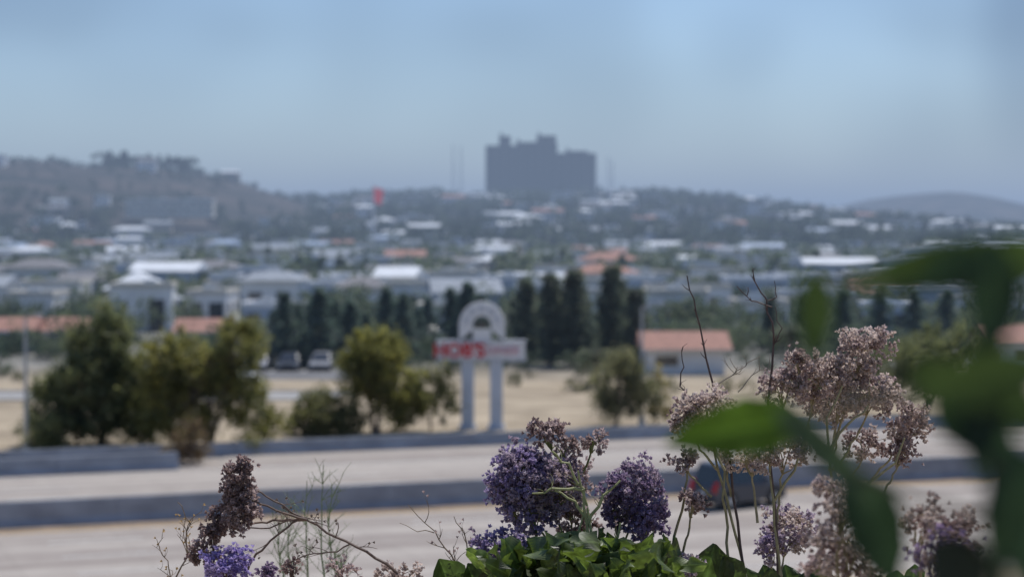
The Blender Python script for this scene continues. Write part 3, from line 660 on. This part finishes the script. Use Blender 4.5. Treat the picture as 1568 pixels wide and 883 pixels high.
# -- left plant
b=MB()
cluster(b,362,736,22,26,2.4,'brown',(470,795),1.3,bs_,'brown',tilt=-.05)
cluster(b,366,780,32,32,2.4,'brown',(470,795),1.3,bs_,'pinkb')
cluster(b,375,716,13,13,2.4,'brown',(370,740),1.1,bs_)
cluster(b,326,812,18,26,2.4,'brown',(330,900),1.2,bs_,'brown'); cluster(b,314,842,22,18,2.4,'brown',(330,900),1.1,bs_,'pinkb')
cluster(b,347,862,36,24,2.34,'violet',(350,930),1.3,bs_,'purple'); cluster(b,406,876,15,12,2.4,'deep',(400,930),1,bs_)
cluster(b,522,872,20,12,2.42,'pinkb',(530,930),.6,bs_); cluster(b,610,880,36,12,2.42,'tan',(620,930),.6,bs_); cluster(b,445,868,14,12,2.4,'brown',(450,930),.4,bs_)
br=(.15,.10,.08)
l1=twig(b,[(388,748),(420,765),(460,790),(500,812),(545,838),(590,862),(640,905),(680,960)],.001,.0022,br); sidetwigs(b,l1,9,.03,.0007,br,(.2,.15,.12))
l2=twig(b,[(462,793),(440,805),(400,840),(380,865),(360,930)],.0011,.0016,br); sidetwigs(b,l2,6,.03,.0006,br,(.2,.15,.12))
l3=twig(b,[(350,800),(400,812),(440,798),(470,792)],.0008,.001,br)
l4=twig(b,[(535,833),(505,845),(470,850),(430,865)],.001,.0006,br); sidetwigs(b,l4,5,.03,.0005,br,(.2,.15,.12))
for k in range(3): a=P(640-k*60,940,2.4); b.tube(curve(a,Vector((a.x+.05,2.45,10.7)),.05,5),[.0025]*6,br,1,5)
b.build('sea_lavender_plant',MATS)
# -- dry sprigs
b=MB(); tc_=(.26,.19,.13)
l=twig(b,[(740,960),(712,890),(690,850),(665,815),(625,772)],.0015,.0004,tc_); sidetwigs(b,l,8,.03,.0006,tc_,(.4,.3,.28))
l=twig(b,[(735,960),(722,860),(712,820),(695,790)],.0012,.0004,tc_); sidetwigs(b,l,5,.02,.0005,tc_,(.4,.3,.28))
l=twig(b,[(665,815),(640,812),(612,800)],.0007,.0003,tc_); 
l=twig(b,[(268,960),(262,900),(285,850),(290,800),(272,768)],.0014,.0005,tc_,2.5); sidetwigs(b,l,14,.03,.0007,tc_,(.42,.29,.14))
l=twig(b,[(290,960),(262,880),(250,850),(240,825)],.001,.0004,tc_,2.5); sidetwigs(b,l,8,.02,.0006,tc_,(.42,.29,.14))
for a in ((740,960),(735,960),(268,960),(290,960)): q_=P(*a,2.42); b.tube([q_,Vector((q_.x,2.45,10.7))],[.0015,.002],tc_,1,5)
b.build('dry_sprig',MATS)
# -- feathery green weed
b=MB(); wc=(.20,.25,.12)
for (x,t) in ((495,712),(470,735),(508,740),(430,790),(445,810),(520,850)):
    l=twig(b,[(x+random.uniform(-15,15),960),(x+4,880),(x-4,(t+880)/2),(x,t)],.002,.0005,wc,3.2,.002); sidetwigs(b,l,22,.05,.0007,wc,None,1)
    q_=P(x,960,3.2); b.tube([q_,Vector((q_.x,3.2,10.7))],[.002,.0025],wc,1,5)
b.build('feathery_weed',MATS)
# -- right plant
b=MB(); tn=(.30,.25,.14)
for (x,y,rx,ry,d,p1,p2,den,r_) in (
 (1318,528,40,30,2.45,'tan','pinkb',.9,(1270,700)),(1290,568,52,30,2.45,'tan','tan',.9,(1270,720)),(1245,585,44,30,2.43,'tan','pinkb',.85,(1230,700)),
 (1200,590,38,30,2.42,'pinkb','tan',.8,(1190,700)),(1225,552,24,18,2.42,'brown','tan',.7,(1220,600)),(1335,600,44,30,2.45,'tan','pinkb',.85,(1280,720)),(1280,622,48,24,2.46,'tan','tan',.8,(1275,720)),
 (1388,650,36,32,2.47,'tan','pinkb',.9,(1330,740)),(1378,692,30,20,2.47,'brown','pinkb',.85,(1350,760)),
 (1080,622,48,20,2.38,'tan','pinkb',.95,(1110,720)),(1055,648,30,24,2.38,'pinkb','brown',.9,(1100,720)),(1048,705,20,16,2.38,'brown','pinkb',.7,(1090,760)),
 (1150,702,44,20,2.4,'tan','pinkb',.8,(1160,800)),(1200,690,42,30,2.42,'tan','pinkb',.85,(1190,800)),(1110,675,28,18,2.4,'tan','pinkb',.7,(1120,760)),
 (1060,770,20,15,2.38,'brown','pinkb',.8,(1040,860)),(1325,680,38,24,2.6,'brown','tan',.6,(1280,760)),
 (1200,812,46,36,2.5,'mauve','tan',.75,(1200,930)),(1180,840,26,22,2.48,'mauve','purple',.7,(1190,930))):
    cluster(b,x,y,rx,ry,d,p1,r_,den,tn,p2)
for pts in ([(1160,960),(1140,870),(1118,790),(1100,720),(1085,650)],[(1200,960),(1192,860),(1183,770),(1178,700),(1190,640)],[(1020,900),(1035,820),(1050,760),(1052,720)],[(1120,960),(1115,830),(1108,760),(1112,700)],[(1310,960),(1290,820),(1272,720),(1268,640),(1290,590)],[(1268,690),(1300,650),(1330,620)],[(1290,760),(1330,740),(1370,710),(1385,670)],[(1183,770),(1215,720),(1240,650)]):
    twig(b,pts,.002,.0012,(.27,.24,.13),2.4)
for x in (1160,1200,1120,1310,1020): q_=P(x,955,2.4); b.tube([q_,Vector((q_.x,2.42,10.7))],[.002,.003],tn,1,5)
for k in range(16):
    x=random.uniform(1060,1420); dd=random.uniform(2.4,2.6); g=random.uniform(.4,.8); leaf(b,P(x,970,dd),P(x+random.uniform(-40,40),random.uniform(862,900),dd),.035,(.2,-1,.5),(.07*g,.11*g,.05*g),ruf=.04,shape='obovate')
b.build('sea_lavender_plant',MATS)
# -- bare thorny twigs
b=MB(); dc=(.085,.055,.05)
l=twig(b,[(1108,640),(1090,590),(1078,530),(1066,480),(1052,422)],.0015,.0007,dc); sidetwigs(b,l,8,.012,.0006,dc,None,0)
l=twig(b,[(1175,640),(1182,560),(1184,510),(1176,460),(1160,440),(1152,412)],.0015,.0006,dc); sidetwigs(b,l,9,.016,.0006,dc,None,1)
l=twig(b,[(1182,470),(1150,460),(1128,438)],.0009,.0005,dc); sidetwigs(b,l,4,.012,.0005,dc,None,0)
l=twig(b,[(1176,460),(1190,455),(1186,430)],.0008,.0004,dc)
l=twig(b,[(1184,530),(1196,500),(1187,470)],.0008,.0004,dc)
l=twig(b,[(1060,620),(1042,590),(1044,560),(1046,530)],.001,.0005,dc); sidetwigs(b,l,6,.014,.0005,dc,None,0)
tw=(.24,.20,.16)
l=twig(b,[(1090,590),(1120,575),(1140,560),(1165,545)],.0008,.0004,tw); sidetwigs(b,l,7,.02,.0005,tw,None,1)
l=twig(b,[(1130,600),(1150,575),(1185,560)],.0007,.0004,tw); sidetwigs(b,l,4,.02,.0005,tw,None,0)
l=twig(b,[(1108,640),(1125,760),(1140,870),(1150,960)],.0014,.002,dc); q_=l[-1]; b.tube([q_,Vector((q_.x,2.42,10.7))],[.002,.003],dc,1,5)
l=twig(b,[(1175,640),(1185,760),(1195,960)],.0014,.002,dc); q_=l[-1]; b.tube([q_,Vector((q_.x,2.42,10.7))],[.002,.003],dc,1,5)
b.build('bare_twig',MATS)
# -- nearer, softer flower plant lower right
b=MB()
for (x,y,rx,ry,d,p1,p2,den) in ((1285,765,48,38,1.75,'tan','pinkb',.6),(1295,835,58,52,1.75,'tan','brown',.7),(1260,860,32,30,1.8,'pinkb','tan',.5),(1450,790,64,28,1.7,'brown','tan',.6),(1455,850,54,40,1.6,'brown','deep',.8),(1405,810,28,26,1.75,'brown','tan',.5)):
    cluster(b,x,y,rx,ry,d,p1,(x+10,960),den*.8,tn,p2)
    q_=P(x+10,960,d); b.tube([q_,Vector((q_.x,d,10.7))],[.002,.003],tn,1,5)
b.build('sea_lavender_plant',MATS)
# -- near leafy shrub at right (out of focus)
b=MB(); sc_=(.06,.07,.04)
g1=(.085,.14,.026); g2=(.028,.048,.038); g3=(.048,.07,.034); g4=(.052,.074,.065)
def nl(x0,y0,x1,y1,w,d0,d1,col,n=(0,-1,.2),sh='ovate'):
    A=P(x0,y0,d0);B=P(x1,y1,d1); leaf(b,A,B,w*(d0+d1)/2/FPX,n,col,ruf=.012,fold=.12,shape=sh,curl=random.uniform(-.04,.08),nl=18)
nl(1235,640,1018,678,92,.72,.70,g1,(.1,-1,.35))
nl(1185,620,1345,775,54,.54,.54,g4,(.3,-1,-.1)); nl(1295,715,1375,905,104,.56,.56,g2,(.3,-1,-.1))
nl(1610,385,1275,440,76,.54,.56,g3,(0,-1,.2)); nl(1247,415,1243,550,66,.58,.58,g3,(.4,-1,-.1)); nl(1510,365,1518,550,92,.50,.50,g2,(.2,-1,-.2))
nl(1500,390,1400,440,66,.54,.54,g2); nl(1600,375,1500,430,80,.5,.52,g3)
nl(1505,500,1495,740,84,.5,.5,g2,(.3,-1,-.2)); nl(1600,560,1390,600,90,.44,.44,g3,(0,-1,.0)); nl(1430,600,1560,700,94,.5,.5,g2,(0,-1,-.2))
nl(1560,680,1530,880,120,.48,.48,g2,(.2,-1,-.2)); nl(1600,740,1570,920,130,.45,.45,g2,(.2,-1,-.2)); nl(1420,830,1520,910,100,.48,.48,(.03,.035,.035)); nl(1390,560,1500,600,60,.5,.5,g3); nl(1490,870,1420,930,100,.5,.5,g2); nl(1590,610,1520,640,90,.5,.5,g3)
def st(pts,r,d=.6): twig(b,pts,r,r*.6,sc_,d,.0005)
st([(1530,1100),(1535,900),(1520,760),(1510,620),(1508,500),(1515,380)],.0020,.52)
st([(1510,560),(1400,600),(1300,620),(1215,640)],.0011,.56); st([(1510,440),(1400,435),(1260,428)],.001,.55); st([(1520,800),(1400,760),(1250,690),(1200,640)],.0012,.54)
b.tube([P(1530,1100,.52),Vector((.15,.55,11.4)),Vector((.2,.6,10.7))],[.0020,.004,.006],sc_,1,6)
b.build('leafy_shrub',[M_floret,M_stem,M_sleaf])
# ---------------------------------------------------------------- grass near camera
b=MB()
for k in range(1600):
    x=random.uniform(-1.6,1.6); y=random.uniform(1.9,5.5); z=float(terr(x,y)); h=random.uniform(.08,.3); g=random.uniform(.6,1.3)
    e=Vector((random.gauss(0,.05),random.gauss(0,.05),h)); p=Vector((x,y,z)); b.add([p+Vector((-.003,0,0)),p+Vector((.003,0,0)),p+e*.6+Vector((.002,0,0)),p+e],[(0,1,2,3)],(.16*g,.15*g,.06*g),0)
b.build('grass',[M_leaf])
# ---------------------------------------------------------------- haze volume, its own glow in place of scattered daylight
def hazebox(name,dens,col,a,c):
    hm=bpy.data.materials.new(name); hm.use_nodes=True; nt=hm.node_tree; nt.nodes.clear()
    o=nt.nodes.new('ShaderNodeOutputMaterial'); ab=nt.nodes.new('ShaderNodeVolumeAbsorption'); em=nt.nodes.new('ShaderNodeEmission'); ad=nt.nodes.new('ShaderNodeAddShader')
    ab.inputs['Color'].default_value=(0,0,0,1); ab.inputs['Density'].default_value=dens
    em.inputs['Color'].default_value=(*col,1); em.inputs['Strength'].default_value=dens
    nt.links.new(ab.outputs[0],ad.inputs[0]); nt.links.new(em.outputs[0],ad.inputs[1]); nt.links.new(ad.outputs[0],o.inputs['Volume'])
    b=MB(); b.box(a,c); b.build(name,[hm])
hazebox('sky_haze',.00040,(.27,.36,.53),(-6000,106,-10),(6000,11000,130))
# ---------------------------------------------------------------- world, sun, camera
EL=math.radians(60); AZ=math.radians(28)
w=bpy.data.worlds.new('World'); scene.world=w; w.use_nodes=True; nt=w.node_tree; N=nt.nodes; L=nt.links; bg=N['Background']
sky=N.new('ShaderNodeTexSky'); sky.sky_type='NISHITA'; sky.sun_disc=False; sky.sun_elevation=EL; sky.sun_rotation=AZ; sky.altitude=100; sky.dust_density=.5; sky.air_density=1.0; sky.ozone_density=2.5
tc=N.new('ShaderNodeTexCoord'); mp=N.new('ShaderNodeMapping'); mp.inputs['Scale'].default_value=(9,9,12); mp.inputs['Location'].default_value=(5.1,.4,3.2)
no=N.new('ShaderNodeTexNoise'); no.inputs['Scale'].default_value=1; no.inputs['Detail'].default_value=1.0
L.new(tc.outputs['Generated'],mp.inputs[0]); L.new(mp.outputs[0],no.inputs['Vector'])
cr=N.new('ShaderNodeValToRGB'); cr.color_ramp.elements[0].position=.25; cr.color_ramp.elements[1].position=.68; cr.color_ramp.interpolation='EASE'
cr.color_ramp.elements[0].color=(.66,.74,.86,1); cr.color_ramp.elements[1].color=(.92,1.02,1.17,1); L.new(no.outputs['Fac'],cr.inputs[0])  # sky mottling painted in for dark blurred smudges close to the lens
mm=N.new('ShaderNodeMix'); mm.data_type='RGBA'; mm.blend_type='MULTIPLY'; mm.inputs[0].default_value=1
L.new(sky.outputs[0],mm.inputs[6]); L.new(cr.outputs[0],mm.inputs[7]); cur=mm.outputs[2]
# grey patches painted on the sky in place of out-of-focus smudges near the lens
for (az,elv,ra,re,k) in ((14.4,5.2,2.2,5.5,.50),(11.0,2.6,3.0,2.6,.22),(6.6,5.2,2.2,2.0,.20),(-10.0,4.6,4.2,2.6,.16),(-15,7.0,2.5,3,.22)):
    a_=math.radians(az); e_=math.radians(elv); sc_a=1/math.radians(ra); sc_e=1/math.radians(re)
    m2=N.new('ShaderNodeMapping'); m2.vector_type='TEXTURE'; m2.inputs['Location'].default_value=(math.sin(a_)*math.cos(e_),math.cos(a_)*math.cos(e_),math.sin(e_)); m2.inputs['Scale'].default_value=(1/sc_a,1/sc_a,1/sc_e)
    L.new(tc.outputs['Generated'],m2.inputs[0])
    gr=N.new('ShaderNodeTexGradient'); gr.gradient_type='SPHERICAL'; L.new(m2.outputs[0],gr.inputs[0])
    sm=N.new('ShaderNodeMapRange'); sm.interpolation_type='SMOOTHERSTEP'; sm.inputs[3].default_value=0; sm.inputs[4].default_value=k; L.new(gr.outputs['Fac'],sm.inputs[0])
    x=N.new('ShaderNodeMix'); x.data_type='RGBA'; x.blend_type='MULTIPLY'; L.new(sm.outputs[0],x.inputs[0]); L.new(cur,x.inputs[6]); x.inputs[7].default_value=(.42,.47,.55,1); cur=x.outputs[2]
L.new(cur,bg.inputs['Color']); bg.inputs['Strength'].default_value=.098
sd=Vector((math.sin(AZ)*math.cos(EL),math.cos(AZ)*math.cos(EL),math.sin(EL)))
sl=bpy.data.lights.new('sun','SUN'); sl.energy=4.0; sl.angle=math.radians(.5); sl.color=(1,.965,.915)
so=bpy.data.objects.new('sun',sl); so.rotation_euler=sd.to_track_quat('Z','Y').to_euler(); scene.collection.objects.link(so)
cam=bpy.data.cameras.new('camera'); co=bpy.data.objects.new('camera',cam); scene.collection.objects.link(co); scene.camera=co
co.location=(0,0,CAMZ); co.rotation_euler=(math.pi/2-TILT,0,0); cam.lens=70; cam.sensor_width=36; cam.clip_start=.05; cam.clip_end=20000
cam.dof.use_dof=True; cam.dof.focus_distance=2.4; cam.dof.aperture_fstop=7.2
scene.view_settings.view_transform='Standard'; scene.view_settings.look='None'; scene.view_settings.exposure=0
